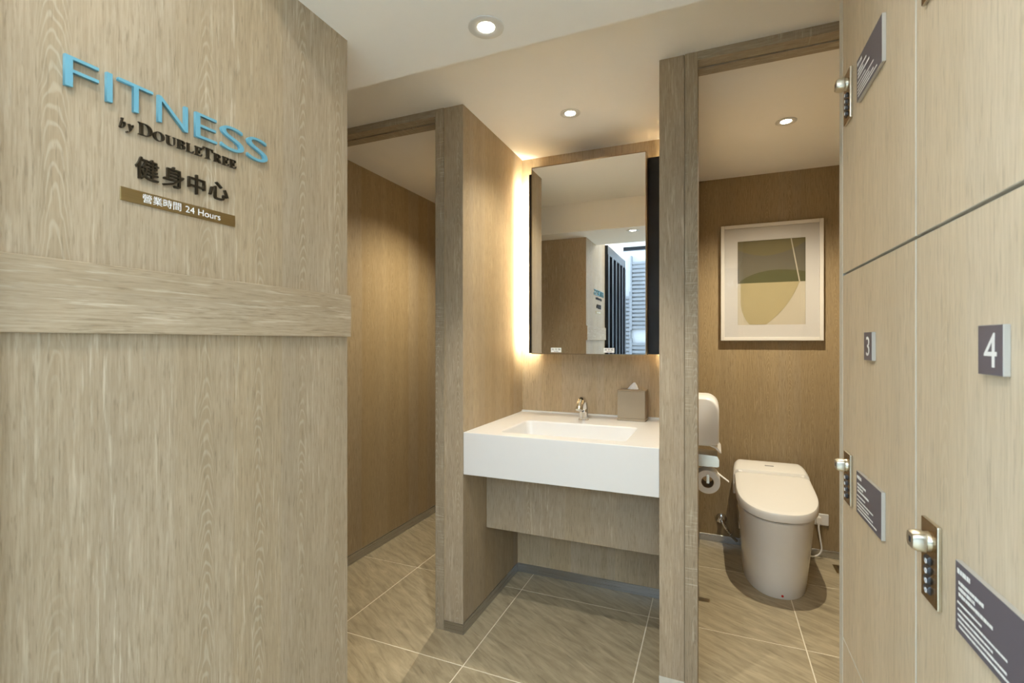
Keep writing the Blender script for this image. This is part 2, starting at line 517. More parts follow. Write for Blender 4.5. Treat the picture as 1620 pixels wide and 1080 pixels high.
# wall between corridor and vanity alcove
bm = bmesh.new()
prism_into(bm, [(-1.043, 1.762), (-0.953, 1.762), (-0.953, 3.95), (-1.043, 3.95)], 0, H2)
wl = struct(mesh_obj('wall_alcove_left', bm, 'oak_alcove'), 'oak clad pier wall between the corridor and the vanity alcove', 'wall')
box('pier_facing', (-1.043, 1.7575, 0.0), (-0.953, 1.762, H2), 'oak_pier', wl, 0.0008)
bm = bmesh.new()
box_into(bm, (-1.043, 1.7545, 0.0), (-0.950, 1.7575, 0.042), 0.0005)
box_into(bm, (-0.953, 1.7575, 0.0), (-0.949, 2.356, 0.045), 0.0005)
struct(mesh_obj('baseboard_alcove_left', bm, 'stainless'), 'dark metal baseboard wrapping the left pier', 'baseboard')
# alcove back wall, upper and lower
bm = bmesh.new()
box_into(bm, (-0.953, 2.43, 0.0), (-0.173, 2.53, H2))
box_into(bm, (-0.953, 2.36, 0.0), (-0.173, 2.43, 0.70))
struct(mesh_obj('wall_alcove_back', bm, 'oak_alcove_b'), 'oak clad back wall behind the mirror and counter', 'wall')
struct(box('baseboard_alcove_back', (-0.949, 2.356, 0), (-0.173, 2.36, 0.045), 'stainless', bevel=0.0005), 'shiny metal baseboard under the counter', 'baseboard')
# partition between alcove and toilet room
wp = struct(box('wall_partition', (-0.173, 1.752, 0), (-0.080, 3.20, H2), 'oak_alcove'), 'oak clad partition between the vanity alcove and the toilet room', 'wall')
box('pier_facing', (-0.173, 1.7475, 0.046), (-0.091, 1.752, H2), 'oak_pier', wp, 0.0008)
struct(box('baseboard_partition', (-0.174, 1.7465, 0), (-0.091, 1.752, 0.046), 'edge_banding', bevel=0.0006), 'pale grey baseboard at the foot of the partition', 'baseboard')
# toilet room
struct(box('wall_back', (-0.173, 3.17, 0), (0.90, 3.27, H2), 'oak_toilet'), 'oak clad back wall of the toilet room', 'wall')
struct(box('wall_right', (0.80, 1.752, 0), (0.90, 3.17, H2), 'oak_toilet'), 'oak clad right wall of the toilet room', 'wall')
struct(box('wall_front', (0.70, 1.752, 0), (0.80, 1.852, H2), 'oak_pier'), 'oak clad stub wall right of the toilet doorway', 'wall')
struct(box('baseboard_back', (-0.080, 3.163, 0), (0.80, 3.17, 0.042), 'stainless', bevel=0.0006), 'metal baseboard behind the toilet', 'baseboard')
struct(box('baseboard_toilet_left', (-0.080, 1.87, 0), (-0.076, 3.163, 0.042), 'stainless'), 'metal baseboard along the left wall of the toilet room', 'baseboard')
# hall side wall behind the lockers and right of the bay
struct(box('wall_hall_right', (0.80, 0.40, 0), (0.90, 1.752, HB), 'oak_pier'), 'oak wall behind the lockers', 'wall')
struct(box('wall_bay_return', (0.80, 0.30, 0), (1.55, 0.40, HB), 'ceiling_paint'), 'white wall of the entrance bay', 'wall')
struct(box('wall_bay_right', (1.50, -1.75, 0), (1.60, 0.30, HB), 'ceiling_paint'), 'white right wall of the entrance bay', 'wall')
struct(box('wall_bay_inner', (-2.50, 0.31, 0), (-1.90, 0.41, HB), 'ceiling_paint'), 'white inner wall of the entrance bay', 'wall')
# ceilings
struct(box('ceiling', (-1.92, 1.18, H2), (0.90, 3.95, H2 + 0.06), 'ceiling_paint'), 'white ceiling over alcove corridor and toilet room', 'ceiling')
bm = bmesh.new()
prism_into(bm, [(-1.92, YE), (XL, YE), (XL, 0.66), (0.258, 0.66), (0.258, 1.18), (-1.92, 1.18)], HS, HB)
struct(mesh_obj('ceiling_soffit', bm, 'ceiling_paint'), 'dropped white soffit in front of the doorways', 'ceiling')
struct(box('ceiling_locker', (0.258, 0.40, H2), (0.90, 1.18, H2 + 0.06), 'ceiling_paint'), 'white ceiling strip above the lockers', 'ceiling')
struct(box('ceiling_bay', (-2.50, -1.75, HB), (1.60, 0.66, HB + 0.06), 'ceiling_paint'), 'white ceiling of the entrance bay', 'ceiling')

# door frames with a centre groove in the lining
def door_frame(name, x0, x1, y, face, label, left=True):
    """opening x0..x1 at wall plane y; jambs and head with face width"""
    t = empty(name, ((x0 + x1) / 2, y, 0))
    top = 2.160
    f0 = y - 0.004
    def part(n, lo, hi, mat):
        o = box(n, lo, hi, mat, t, 0.0008); o.location = -Vector(t.location)
    sides = [(x1, x1 + face, 1)] if not left else [(x0 - face, x0, -1), (x1, x1 + face, 1)]
    if left == 'only': sides = [(x0 - face, x0, -1)]
    for a, b2, s_ in sides:
        part('jamb', (a, f0, 0), (b2, y + 0.045, H2), 'oak_frame')
        part('jamb', (a, y + 0.055, 0), (b2, y + 0.105, H2), 'oak_frame')
        g = 0.012
        part('jamb_groove', (a if s_ > 0 and False else (a + (g if s_ > 0 else 0)), y + 0.045, 0), (b2 - (0 if s_ > 0 else g), y + 0.055, H2), 'gap_dark')
    part('head', (x0, f0, top), (x1, y + 0.045, H2 + 0.0), 'oak_frame_across')
    part('head', (x0, y + 0.055, top), (x1, y + 0.105, H2), 'oak_frame_across')
    part('head_groove', (x0, y + 0.045, top + 0.012), (x1, y + 0.055, H2), 'gap_dark')
    return struct(t, label, 'door frame')
door_frame('door_1', -1.780, -1.083, 1.758, 0.040, 'grey oak door frame of the corridor on the left')
door_frame('door_2', -0.048, 0.660, 1.748, 0.040, 'grey oak door frame of the toilet room')

# steel framed door on the left of the entrance bay
t = empty('door_3', (XL, -0.2, 0))
def bay(n, lo, hi, mat):
    o = box(n, lo, hi, mat, t, 0.001); o.location = -Vector(t.location)
for y, w, m in ((0.245, 0.060, 'steel_dark'), (0.080, 0.050, 'steel_dark'), (0.020, 0.018, 'steel_bright'), (-0.100, 0.050, 'steel_dark'), (-0.270, 0.050, 'steel_dark'), (-0.325, 0.018, 'steel_bright'), (-0.440, 0.050, 'steel_dark'), (-0.600, 0.060, 'steel_dark')):
    bay('stile', (-0.90, y, 0), (-0.842 if m == 'steel_dark' else -0.852, y + w, 1.97), m)
bay('head', (-0.90, -0.60, 1.97), (-0.846, 0.305, 2.05), 'steel_dark')
bay('pane', (-0.898, -0.48, 0.02), (-0.892, 0.225, 1.97), 'window_glass')
struct(t, 'dark steel framed glass door beside the sign wall', 'door')
struct(box('wall_bay_bulkhead', (-0.96, -0.62, 2.05), (XL, 0.31, HB), 'ceiling_paint'), 'white bulkhead above the steel framed door', 'wall')

# glazed front
t = empty('window_1', (0.3, -1.70, 0))
def fac(n, lo, hi, mat):
    o = box(n, lo, hi, mat, t, 0.001); o.location = -Vector(t.location)
for x in (-2.40, -1.13, 0.29, 1.46):
    fac('window_frame', (x, -1.73, 0), (x + 0.035, -1.67, HB), 'steel_dark')
fac('window_sill', (-2.365, -1.73, 0), (1.46, -1.67, 0.04), 'steel_dark')
fac('window_head', (-2.365, -1.73, 2.36), (1.46, -1.67, HB), 'steel_dark')
fac('pane', (-2.365, -1.705, 0.04), (-1.13, -1.697, 2.36), 'window_glass')
fac('pane', (-1.095, -1.705, 0.04), (0.29, -1.697, 2.36), 'window_glass')
fac('pane', (0.325, -1.705, 0.04), (1.46, -1.697, 2.36), 'window_glass')
struct(t, 'glazed front letting daylight into the entrance bay', 'window')

t = empty('added_side_window', (-2.45, -0.7, 0))  # unseen side glazing, added so daylight reaches the lockers
for y in (-1.67, -0.70, 0.265):
    fac('window_frame', (-2.48, y, 0), (-2.42, y + 0.045, HB), 'steel_dark')
for a, c in ((-1.625, -0.70), (-0.655, 0.265)):
    fac('window_sill', (-2.48, a, 0), (-2.42, c, 0.04), 'steel_dark')
    fac('window_head', (-2.48, a, 2.36), (-2.42, c, HB), 'steel_dark')
    fac('pane', (-2.453, a, 0.04), (-2.447, c, 2.36), 'window_glass')
struct(t, 'unseen glazed side added to the entrance bay for light on the lockers', 'window')

# street and facing building seen through the glass (in the mirror)
struct(box('ground', (-9, -14, -0.30), (9, -1.96, -0.05), 'paving'), 'pale paving outside the glazed front', 'ground')
t = empty('facing_building', (-1.0, -6.6, -0.05))
def bld(n, bm, mat, kind=None):
    o = mesh_obj(n, bm, mat, t); o.location = -Vector(t.location)
    if kind: o['kind'] = kind
bm = bmesh.new(); box_into(bm, (-7, -8.6, -0.05), (5, -6.6, 3.3)); bld('wall', bm, 'building_white')
for a, c, z0, z1 in ((-1.98, -1.74, 0.1, 2.3), (-1.68, -1.0, 0.5, 1.25), (-1.68, -1.0, 1.5, 3.1), (-4.2, -2.3, 0.2, 3.1), (-0.6, 1.5, 0.2, 3.1)):
    bm = bmesh.new()
    n = int((z1 - z0) / 0.09)
    for k in range(n):
        z = z0 + 0.09 * k
        box_into(bm, (a, -6.66 + 0.10, z), (c, -6.58 + 0.06, z + 0.055))
    box_into(bm, (a - 0.03, -6.60, z0 - 0.03), (a, -6.50, z1 + 0.03)); box_into(bm, (c, -6.60, z0 - 0.03), (c + 0.03, -6.50, z1 + 0.03))
    bld('louvre_screen', bm, 'building_louvre', 'stuff')
tag(t, 'pale building with louvred screens outside the glazed front', 'building')

# ================================================================== LAMPS
def downlight(x, y, z, label, aim, power, cone, blend, color, r=0.043, group='recessed ceiling downlights', inner=0.021):
    t = empty('ceiling_downlight', (x, y, z))
    bm = bmesh.new()
    lathe_into(bm, [(r, -0.0005), (r, -0.0022), (r - 0.002, -0.0032), (inner + 0.004, -0.0026), (inner + 0.001, -0.001), (inner + 0.001, -0.0005)], 40, closed=True)
    mesh_obj('trim_ring', bm, 'trim_grey', t, True)
    bm = bmesh.new()
    lathe_into(bm, [(inner + 0.001, -0.0006), (inner + 0.001, -0.0012)], 32)
    mesh_obj('lens', bm, 'lamp_glow', t)
    d = bpy.data.lights.new('downlight_beam', 'SPOT')
    d.energy = power; d.spot_size = R(cone); d.spot_blend = blend; d.shadow_soft_size = inner * (0.6 if inner < 0.1 else 1.0); d.color = color
    lo = bpy.data.objects.new('downlight_beam', d); link(lo, t)
    lo.location = (0, 0, -0.02)
    v = Vector(aim) - Vector((x, y, z))
    lo.rotation_euler = v.to_track_quat('-Z', 'Y').to_euler()
    return tag(t, label, 'downlight', group)
WARM = (1.0, 0.90, 0.70)
NEUT = (1.0, 0.94, 0.83)
downlight(-0.517, 1.073, HS, 'white tilted recessed downlight in the dropped soffit before the vanity', (-0.50, 1.95, 0), 38, 74, 0.8, NEUT, 0.044, inner=0.020)
downlight(-0.566, 2.006, H2, 'small recessed downlight in the ceiling above the white basin', (-0.566, 2.006, 0), 33, 128, 0.9, WARM)
downlight(0.300, 2.450, H2, 'small recessed downlight in the ceiling above the toilet', (0.300, 2.45, 0), 92, 138, 0.8, WARM)
downlight(-1.22, 2.50, H2, 'recessed downlight in the corridor ceiling behind the left doorway', (-1.50, 2.33, 0), 76, 125, 1.0, WARM)
for x, y, w in ((-0.42, 0.05, 'near the sign wall'), (-0.42, -0.80, 'near the glazed front')):  # unseen lamps, added to brighten the sign wall and lockers
    downlight(x, y, HB, 'unseen wide downlight added for fill light in the entrance bay ceiling ' + w, (x, y, 0), 17, 165, 0.5, (0.98, 1.0, 0.98), 0.14, inner=0.12)

# ================================================================== SIGN ON THE LEFT WALL
SF = (Vector((XL, 0, 0)), VY, VZ, VX)
def frame_at(fr, d):
    return (fr[0] + fr[3] * d, fr[1], fr[2], fr[3])
t = empty('raised_lettering', (XL, 0.39, 1.58))
fit = [0.394, 0.436, 0.446, 0.454, 0.462, 0.513, 0.521, 0.571, 0.585, 0.626, 0.634, 0.683, 0.690, 0.738]
for k, ch in enumerate('FITNESS'):
    hgt = (1.582, 1.627) if ch != 'S' else (1.5812, 1.6278)
    o = glyph('letter', ch, (fit[2 * k], fit[2 * k + 1], *hgt), frame_at(SF, 0.0004), 0.0060, 'sign_blue', t, -0.010)
    o.location = -Vector(t.location)
tag(t, 'large light blue raised word reading FITNESS on the oak wall', 'sign')
t = empty('raised_lettering', (XL, 0.465, 1.545))
o = glyph('letter', '\U0001D483', (0.4650, 0.4735, 1.5500, 1.5660), frame_at(SF, 0.0004), 0.0045, 'sign_bronze', t, -0.010); o.location = -Vector(t.location)
o = glyph('letter', '\U0001D49A', (0.4745, 0.4850, 1.5452, 1.5602), frame_at(SF, 0.0004), 0.0045, 'sign_bronze', t, -0.010); o.location = -Vector(t.location)
# small capitals; the first and the T are larger
caps = [('D', 1.28, 1.28), ('O', 1.06, 1), ('U', 1.02, 1), ('B', 0.86, 1), ('L', 0.80, 1), ('E', 0.80, 1), ('T', 1.12, 1.28), ('R', 0.92, 1), ('E', 0.80, 1), ('E', 0.80, 1)]
tot = sum(c[1] for c in caps) + 0.10 * (len(caps) - 1)
u = (0.667 - 0.4915) / tot; y = 0.4915
for ch, w, hh in caps:
    o = glyph('letter', chr(0x1D400 + ord(ch) - 65), (y, y + w * u, 1.5500, 1.5500 + 0.0152 * hh), frame_at(SF, 0.0004), 0.0045, 'sign_bronze', t, -0.010)
    o.location = -Vector(t.location); y += (w + 0.10) * u
tag(t, 'small dark bronze raised serif lettering below the blue word', 'sign')
t = empty('raised_lettering', (XL, 0.487, 1.476))
for ch, a, c, z0, z1 in (('健', 0.4880, 0.5235, 1.4775, 1.5135), ('身', 0.5300, 0.5660, 1.4775, 1.5135), ('中', 0.5730, 0.6040, 1.4775, 1.5130), ('心', 0.6120, 0.6500, 1.4795, 1.5125)):
    o = glyph('character', ch, (a, c, z0, z1), frame_at(SF, 0.0004), 0.0050, 'sign_bronze', t, 0.006); o.location = -Vector(t.location)
tag(t, 'four dark bronze raised Chinese characters above the brass strip', 'sign')
t = empty('opening_hours_plaque', (XL, 0.467, 1.4355))
o = box('plate', (XL + 0.0002, 0.467, 1.4355), (XL + 0.0022, 0.666, 1.4572), 'brass_plate', t, 0.0003); o.location = -Vector(t.location)
o = glyph('printed_text', '營業時間', (0.499, 0.5615, 1.4400, 1.4545), frame_at(SF, 0.0023), 0.0002, 'print_white', t); o.location = -Vector(t.location)
o = glyph('printed_text', '24 Hours', (0.5690, 0.6350, 1.4410, 1.4525), frame_at(SF, 0.0023), 0.0002, 'print_white', t); o.location = -Vector(t.location)
tag(t, 'brushed brass strip plaque with white opening hours text', 'plaque')

# ================================================================== VANITY
CZ = 0.835
def rrect(x0, x1, y0, y1, r, n=6):
    p = []
    for cx, cy, a0 in ((x1 - r, y1 - r, 0), (x0 + r, y1 - r, 90), (x0 + r, y0 + r, 180), (x1 - r, y0 + r, 270)):
        for k in range(n + 1):
            a = R(a0 + 90 * k / n); p.append((cx + r * math.cos(a), cy + r * math.sin(a)))
    return p
van = empty('vanity_counter', (-0.563, 2.10, 0.66))
def vpart(name, bm, mat, smooth=False, parent=None):
    o = mesh_obj(name, bm, mat, parent or van, smooth); o.location = -Vector(van.location); return o
# top with rectangular opening, bowl joined seamlessly below
bx0, bx1, by0, by1 = -0.822, -0.300, 1.828, 2.150
outer = [(-0.174, 2.43), (-0.952, 2.43), (-0.952, 1.762), (-0.174, 1.762)]
bm = bmesh.new()
hole = rrect(bx0, bx1, by0, by1, 0.030)
hv = [bm.verts.new((x, y, CZ)) for x, y in hole]
ov = [bm.verts.new((x, y, CZ)) for x, y in outer]
n = len(hole); q = n // 4
for s_ in range(4):
    a = ov[s_]; c = ov[(s_ + 1) % 4]
    seg = hv[s_ * q:(s_ + 1) * q]
    for k in range(len(seg) - 1):
        bm.faces.new((seg[k], seg[k + 1], a))
    nxt = hv[((s_ + 1) * q) % n]
    bm.faces.new((seg[-1], nxt, c, a))
# rim of the slab (edges down to the underside)
lv = [bm.verts.new((x, y, CZ - 0.03)) for x, y in outer]
for k in range(4):
    bm.faces.new((ov[k], ov[(k + 1) % 4], lv[(k + 1) % 4], lv[k]))
vpart('countertop', bm, 'white_solid_surface')
bm = bmesh.new()
loops = []
for d, z, r in ((0.0, CZ, 0.030), (0.0015, CZ - 0.0005, 0.030), (0.004, CZ - 0.003, 0.029), (0.0055, CZ - 0.008, 0.028), (0.012, CZ - 0.085, 0.030), (0.020, CZ - 0.105, 0.034), (0.038, CZ - 0.118, 0.036), (0.070, CZ - 0.122, 0.036), (0.120, CZ - 0.124, 0.030)):
    loops.append([(x, y, z) for x, y in rrect(bx0 + d, bx1 - d, by0 + d, by1 - d, r)])
loft_into(bm, loops, False)
bm.faces.new([v for v in bm.verts][-len(hole):])
vpart('basin', bm, 'white_solid_surface', True)
bm = bmesh.new(); lathe_into(bm, [(0.004, 0.003), (0.018, 0.003), (0.021, 0.0015), (0.021, 0.0)], 24, (-0.561, 2.02, CZ - 0.1235)); vpart('drain_cap', bm, 'chrome_soft', True)
bm = bmesh.new(); box_into(bm, (-0.952, 1.760, 0.661), (-0.174, 1.780, CZ), 0.002, 2); vpart('front_panel', bm, 'white_solid_surface')
bm = bmesh.new(); box_into(bm, (-0.952, 2.416, CZ - 0.002), (-0.174, 2.4298, CZ + 0.007), 0.001); vpart('upstand', bm, 'white_solid_surface')
bm = bmesh.new(); box_into(bm, (-0.952, 1.780, 0.661), (-0.174, 2.36, 0.675)); vpart('underside', bm, 'white_solid_surface')
tag(van, 'long white solid surface washbasin counter set between oak walls', 'washbasin')
tag(box('access_panel', (-0.9525, 1.982, 0.364), (-0.1735, 2.000, 0.660), 'oak_pier', bevel=0.0008), 'grey oak panel hanging below the white washbasin counter', 'panel')

# faucet: curved sensor spout
fau = empty('faucet', (-0.572, 2.262, CZ))
bm = bmesh.new(); lathe_into(bm, [(0.0250, 0.0), (0.0250, 0.004), (0.0225, 0.0055)], 28); mesh_obj('base_ring', bm, 'chrome', fau, True)
bm = bmesh.new()
path = smooth_path([(0, 0, 0.004), (0, 0, 0.035), (0, -0.002, 0.066), (0, -0.016, 0.091), (0, -0.042, 0.097), (0, -0.066, 0.083), (0, -0.078, 0.066)], 6)
rad = [0.0220 - 0.0055 * min(1, k / (len(path) - 1) * 1.2) for k in range(len(path))]
tube_into(bm, path, rad, 24)
mesh_obj('spout', bm, 'chrome', fau, True)
bm = bmesh.new(); tube_into(bm, [(0, -0.076, 0.069), (0, -0.0825, 0.057)], [0.0172, 0.0172], 24); mesh_obj('aerator', bm, 'chrome_soft', fau, True)
bm = bmesh.new(); tube_into(bm, [(0, -0.0195, 0.045), (0, -0.0212, 0.0455)], 0.006, 16); mesh_obj('sensor_window', bm, 'dial_black', fau, True)
tag(fau, 'chrome curved sensor faucet behind the basin', 'faucet')

# tissue box
tis = empty('tissue_box', (-0.356, 2.368, CZ))
bm = bmesh.new(); box_into(bm, (-0.064, -0.060, 0.012), (0.064, 0.044, 0.140), 0.0025, 2); mesh_obj('box_cover', bm, 'linen_box', tis)
bm = bmesh.new(); box_into(bm, (-0.0655, -0.0615, 0.0), (0.0655, 0.0455, 0.0115), 0.002, 2); mesh_obj('base', bm, 'linen_box', tis)
bm = bmesh.new()
ring_o = rrect(-0.0625, 0.0625, -0.0585, 0.0565, 0.004, 3)
box_into(bm, (-0.0645, -0.0605, 0.1402), (0.0645, 0.0445, 0.1450), 0.0012)
mesh_obj('lid', bm, 'linen_box', tis)
bm = bmesh.new(); lathe_into(bm, [(0.030, 0.0), (0.030, 0.0004)], 24, (0, -0.002, 0.1451)); bmesh.ops.scale(bm, vec=(1, 0.5, 1), verts=bm.verts); mesh_obj('slot', bm, 'linen_dark', tis)
bm = bmesh.new()
base = [(-0.026, -0.004), (-0.012, -0.010), (0.004, -0.006), (0.016, -0.011), (0.027, -0.003), (0.014, 0.006), (-0.002, 0.003), (-0.014, 0.007)]
lo1 = [(x, y - 0.002, 0.1452) for x, y in base]
lo2 = [(x * 0.62 + 0.004, y * 0.7 - 0.002, 0.163) for x, y in base]
lo3 = [(x * 0.16 + 0.007, y * 0.3 - 0.003, 0.178) for x, y in base]
loft_into(bm, [lo1, lo2, lo3]); mesh_obj('tissue', bm, 'paper_white', tis, True)
tag(tis, 'square linen covered tissue box on the white counter', 'tissue box')

# mirror on a dark backing panel
mir = empty('wall_mirror', (-0.557, 2.43, 1.148))
def mpart(name, lo, hi, mat, bevel=0.0):
    o = box(name, lo, hi, mat, mir, bevel); o.location = -Vector(mir.location); return o
mx0, mx1, mz0, mz1 = -0.8345, -0.2795, 1.148, 2.074
mpart('backing_panel', (-0.875, 2.322, 1.150), (-0.215, 2.350, 2.068), 'backing_dark', 0.001)
mpart('frame_edge', (mx0, 2.2505, mz0), (mx0 + 0.0035, 2.322, mz1), 'mirror_bronze')
mpart('frame_edge', (mx1 - 0.0035, 2.2505, mz0), (mx1, 2.322, mz1), 'mirror_bronze')
mpart('frame_edge', (mx0 + 0.0035, 2.2505, mz0), (mx1 - 0.0035, 2.322, mz0 + 0.0035), 'mirror_bronze')
mpart('frame_edge', (mx0 + 0.0035, 2.2505, mz1 - 0.0035), (mx1 - 0.0035, 2.322, mz1), 'mirror_bronze')
mpart('mirror_glass', (mx0 + 0.0035, 2.252, mz0 + 0.0035), (mx1 - 0.0035, 2.257, mz1 - 0.0035), 'mirror_silver')
mpart('batten', (-0.80, 2.350, 1.20), (-0.31, 2.43, 2.02), 'backing_dark')
MF = (Vector((0, 2.252, 0)), VX, VZ, -VY)
for a, c, txt in ((-0.733, -0.680, '給 皂 機'), (-0.474, -0.424, '擦 手 紙')):
    st = mpart('label_sticker', (a, 2.2516, 1.1575), (c, 2.2520, 1.1795), 'print_white')
    g = glyph('printed_text', txt, (a + 0.005, c - 0.005, 1.1668, 1.1762), frame_at(MF, 0.0005), 0.0001, 'print_grey', st)
    bm = bmesh.new()
    for k in range(6):
        box_into(bm, (a + 0.015 + 0.004 * k, 2.2514, 1.1608), (a + 0.018 + 0.004 * k, 2.25155, 1.1630))
    g = mesh_obj('printed_line', bm, 'print_grey', st)
tag(mir, 'tall rectangular bronze edged mirror floating on a dark backing panel', 'mirror')
# LED strips hidden behind the backing panel
for x, s_, lab in ((-0.862, -1, 'warm LED strip glowing behind the mirror beside the left alcove wall'), (-0.228, 1, 'warm LED strip behind the mirror beside the toilet room partition')):
    t = empty('led_strip', (x, 2.366, 1.16))
    bm = bmesh.new(); box_into(bm, (-0.005, -0.0155, 0), (0.005, 0.006, 0.90)); mesh_obj('channel', bm, 'chrome_soft', t)
    bm = bmesh.new(); box_into(bm, (s_ * 0.0052 - 0.0002, -0.008, 0.003), (s_ * 0.0052 + 0.0012 * s_, 0.005, 0.897)) if s_ > 0 else box_into(bm, (-0.0066, -0.008, 0.003), (-0.0052, 0.005, 0.897))
    mesh_obj('diffuser', bm, 'led_glow', t)
    d = bpy.data.lights.new('strip_light', 'AREA')
    d.shape = 'RECTANGLE'; d.size = 0.012; d.size_y = 0.89; d.energy = 11.0; d.color = (1.0, 0.88, 0.64)
    lo = bpy.data.objects.new('strip_light', d); link(lo, t)
    lo.location = (s_ * 0.009, 0.0, 0.45)
    lo.rotation_euler = (R(90), 0, R(48) * (1 if s_ < 0 else -1))
    tag(t, lab, 'led strip', 'mirror backlight strips')

# ================================================================== TOILET ROOM
TX, TYB = 0.290, 3.13
toi = empty('toilet', (TX, 2.86, 0))
def dshape(w, yf, yb, z, nfront=28, p=2.25, slope=None, rb=0.03, ys=None):
    """D-shaped plan: flat back with small corner radius, straight sides, super-elliptic front"""
    if ys is None: ys = yf + 0.30
    pts = []
    for k in range(4):
        a = R(90 - 90 * k / 3)
        pts.append((w - rb + rb * math.cos(a), yb - rb + rb * math.sin(a)))
    for k in range(nfront + 1):
        a = math.pi * k / nfront
        cx = math.copysign(abs(math.cos(a)) ** (2 / p), math.cos(a)); sy = abs(math.sin(a)) ** (2 / p)
        pts.append((w * cx, ys - (ys - yf) * sy))
    for k in range(4):
        a = R(180 - 90 * k / 3)
        pts.append((-w + rb + rb * math.cos(a), yb - rb + rb * math.sin(a)))
    out = []
    for x, y in pts:
        zz = z if slope is None else slope(y)
        out.append((x + TX, y, zz))
    return out
def tpart(name, bm, mat, smooth=True, parent=None):
    o = mesh_obj(name, bm, mat, parent or toi, smooth); o.location = -Vector(toi.location); return o
bm = bmesh.new()
secs = [(0.0, 0.146, 2.575), (0.004, 0.1475, 2.572), (0.06, 0.150, 2.564), (0.15, 0.156, 2.546), (0.25, 0.163, 2.525), (0.33, 0.168, 2.508), (0.372, 0.170, 2.500), (0.378, 0.166, 2.505)]
loft_into(bm, [dshape(w, yf, TYB, z) for z, w, yf in secs])
tpart('bowl', bm, 'ceramic')
bm = bmesh.new()
loft_into(bm, [dshape(0.160, 2.512, TYB, 0.374), dshape(0.160, 2.512, TYB, 0.386)])
tpart('seat_gap', bm, 'gap_dark')
# sloped lid
HY = 2.965
def lid_top(y): return 0.432 + 0.056 * max(0.0, (y - 2.49) / (HY - 2.49)) ** 1.15
def lid_bot(y): return 0.388 + 0.030 * max(0.0, (y - 2.49) / (HY - 2.49))
bm = bmesh.new()
def lidloop(d, f):
    return dshape(0.182 - d, 2.478 + d, HY - d * 0.4, 0, slope=f, rb=0.028, p=2.35)
loft_into(bm, [lidloop(0.006, lid_bot), lidloop(0.001, lambda y: lid_bot(y) + 0.004), lidloop(0.0, lambda y: lid_top(y) - 0.012), lidloop(0.0035, lambda y: lid_top(y) - 0.004), lidloop(0.012, lambda y: lid_top(y) - 0.0005), lidloop(0.03, lambda y: lid_top(y) + 0.001), lidloop(0.08, lambda y: lid_top(y) + 0.003)])
tpart('lid', bm, 'lid_plastic')
# rear tank unit with rounded shoulders
bm = bmesh.new()
def tank_sec(y, inset, ztop):
    w0, w1 = 0.186 - inset, 0.186 - inset
    r = 0.030
    p = [(-w0, 0.36), (w0, 0.36)]
    for k in range(6):
        a = R(90 * k / 5); p.append((w1 - r + r * math.cos(a), ztop - r + r * math.sin(a)))
    for k in range(6):
        a = R(90 + 90 * k / 5); p.append((-w1 + r + r * math.cos(a), ztop - r + r * math.sin(a)))
    return [(x + TX, y, z) for x, z in p]
loft_into(bm, [tank_sec(2.972, 0.004, 0.494), tank_sec(2.975, 0.001, 0.500), tank_sec(3.00, 0.0, 0.506), tank_sec(3.06, 0.004, 0.516), tank_sec(3.10, 0.009, 0.520), tank_sec(3.122, 0.014, 0.520), tank_sec(3.132, 0.022, 0.512)])
tpart('tank_cover', bm, 'lid_plastic')
for s_ in (-1, 1):
    bm = bmesh.new(); lathe_into(bm, [(0.006, -0.010), (0.0085, -0.008), (0.0085, 0.008), (0.006, 0.010)], 16, (TX + s_ * 0.150, 2.968, 0.486), 'X'); tpart('hinge', bm, 'lid_plastic')
bm = bmesh.new(); box_into(bm, (TX - 0.022, 3.040, 0.5128), (TX + 0.022, 3.049, 0.5152), 0.0008); tpart('maker_mark', bm, 'print_grey', False)
bm = bmesh.new(); lathe_into(bm, [(0.0052, 0.0), (0.0052, -0.0025)], 16, (TX + 0.010, 2.5705, 0.018), 'Y'); tpart('indicator_dot', bm, 'red_dot')
bm = bmesh.new(); box_into(bm, (TX - 0.1665, 2.80, 0.225), (TX - 0.160, 2.84, 0.265), 0.003, 2); tpart('side_cap', bm, 'chrome_soft')
tag(toi, 'one-piece white toilet with closed sloping lid', 'toilet')

# water valve and hose
t = empty('water_valve', (0.045, 3.17, 0.145))
bm = bmesh.new(); lathe_into(bm, [(0.0, 0.0), (0.030, 0.0), (0.030, -0.004), (0.022, -0.010), (0.012, -0.012)], 24, (0, 0, 0), 'Y'); mesh_obj('escutcheon', bm, 'chrome', t, True)
bm = bmesh.new(); tube_into(bm, [(0, -0.008, 0), (0, -0.045, 0), ], 0.011, 16); tube_into(bm, smooth_path([(0, -0.042, 0.002), (0.008, -0.047, -0.012), (0.026, -0.047, -0.040)], 6), 0.010, 16); mesh_obj('valve_body', bm, 'chrome', t, True)
bm = bmesh.new()
for k in range(5):
    c = Vector((0.026, -0.047, -0.040)) + Vector((0.010, 0, -0.013)) * k * 0.55
    tube_into(bm, [c, c + Vector((0.0032, 0, -0.0042))], 0.0105 if k % 2 == 0 else 0.008, 14)
mesh_obj('nut', bm, 'chrome_soft', t, True)
bm = bmesh.new(); tube_into(bm, smooth_path([(0.048, -0.047, -0.069), (0.062, -0.048, -0.088), (0.080, -0.050, -0.104), (0.085, -0.050, -0.110)], 6), 0.0075, 12); mesh_obj('hose', bm, 'linen_dark', t, True)
tag(t, 'chrome water valve with hose on the wall beside the toilet', 'valve')

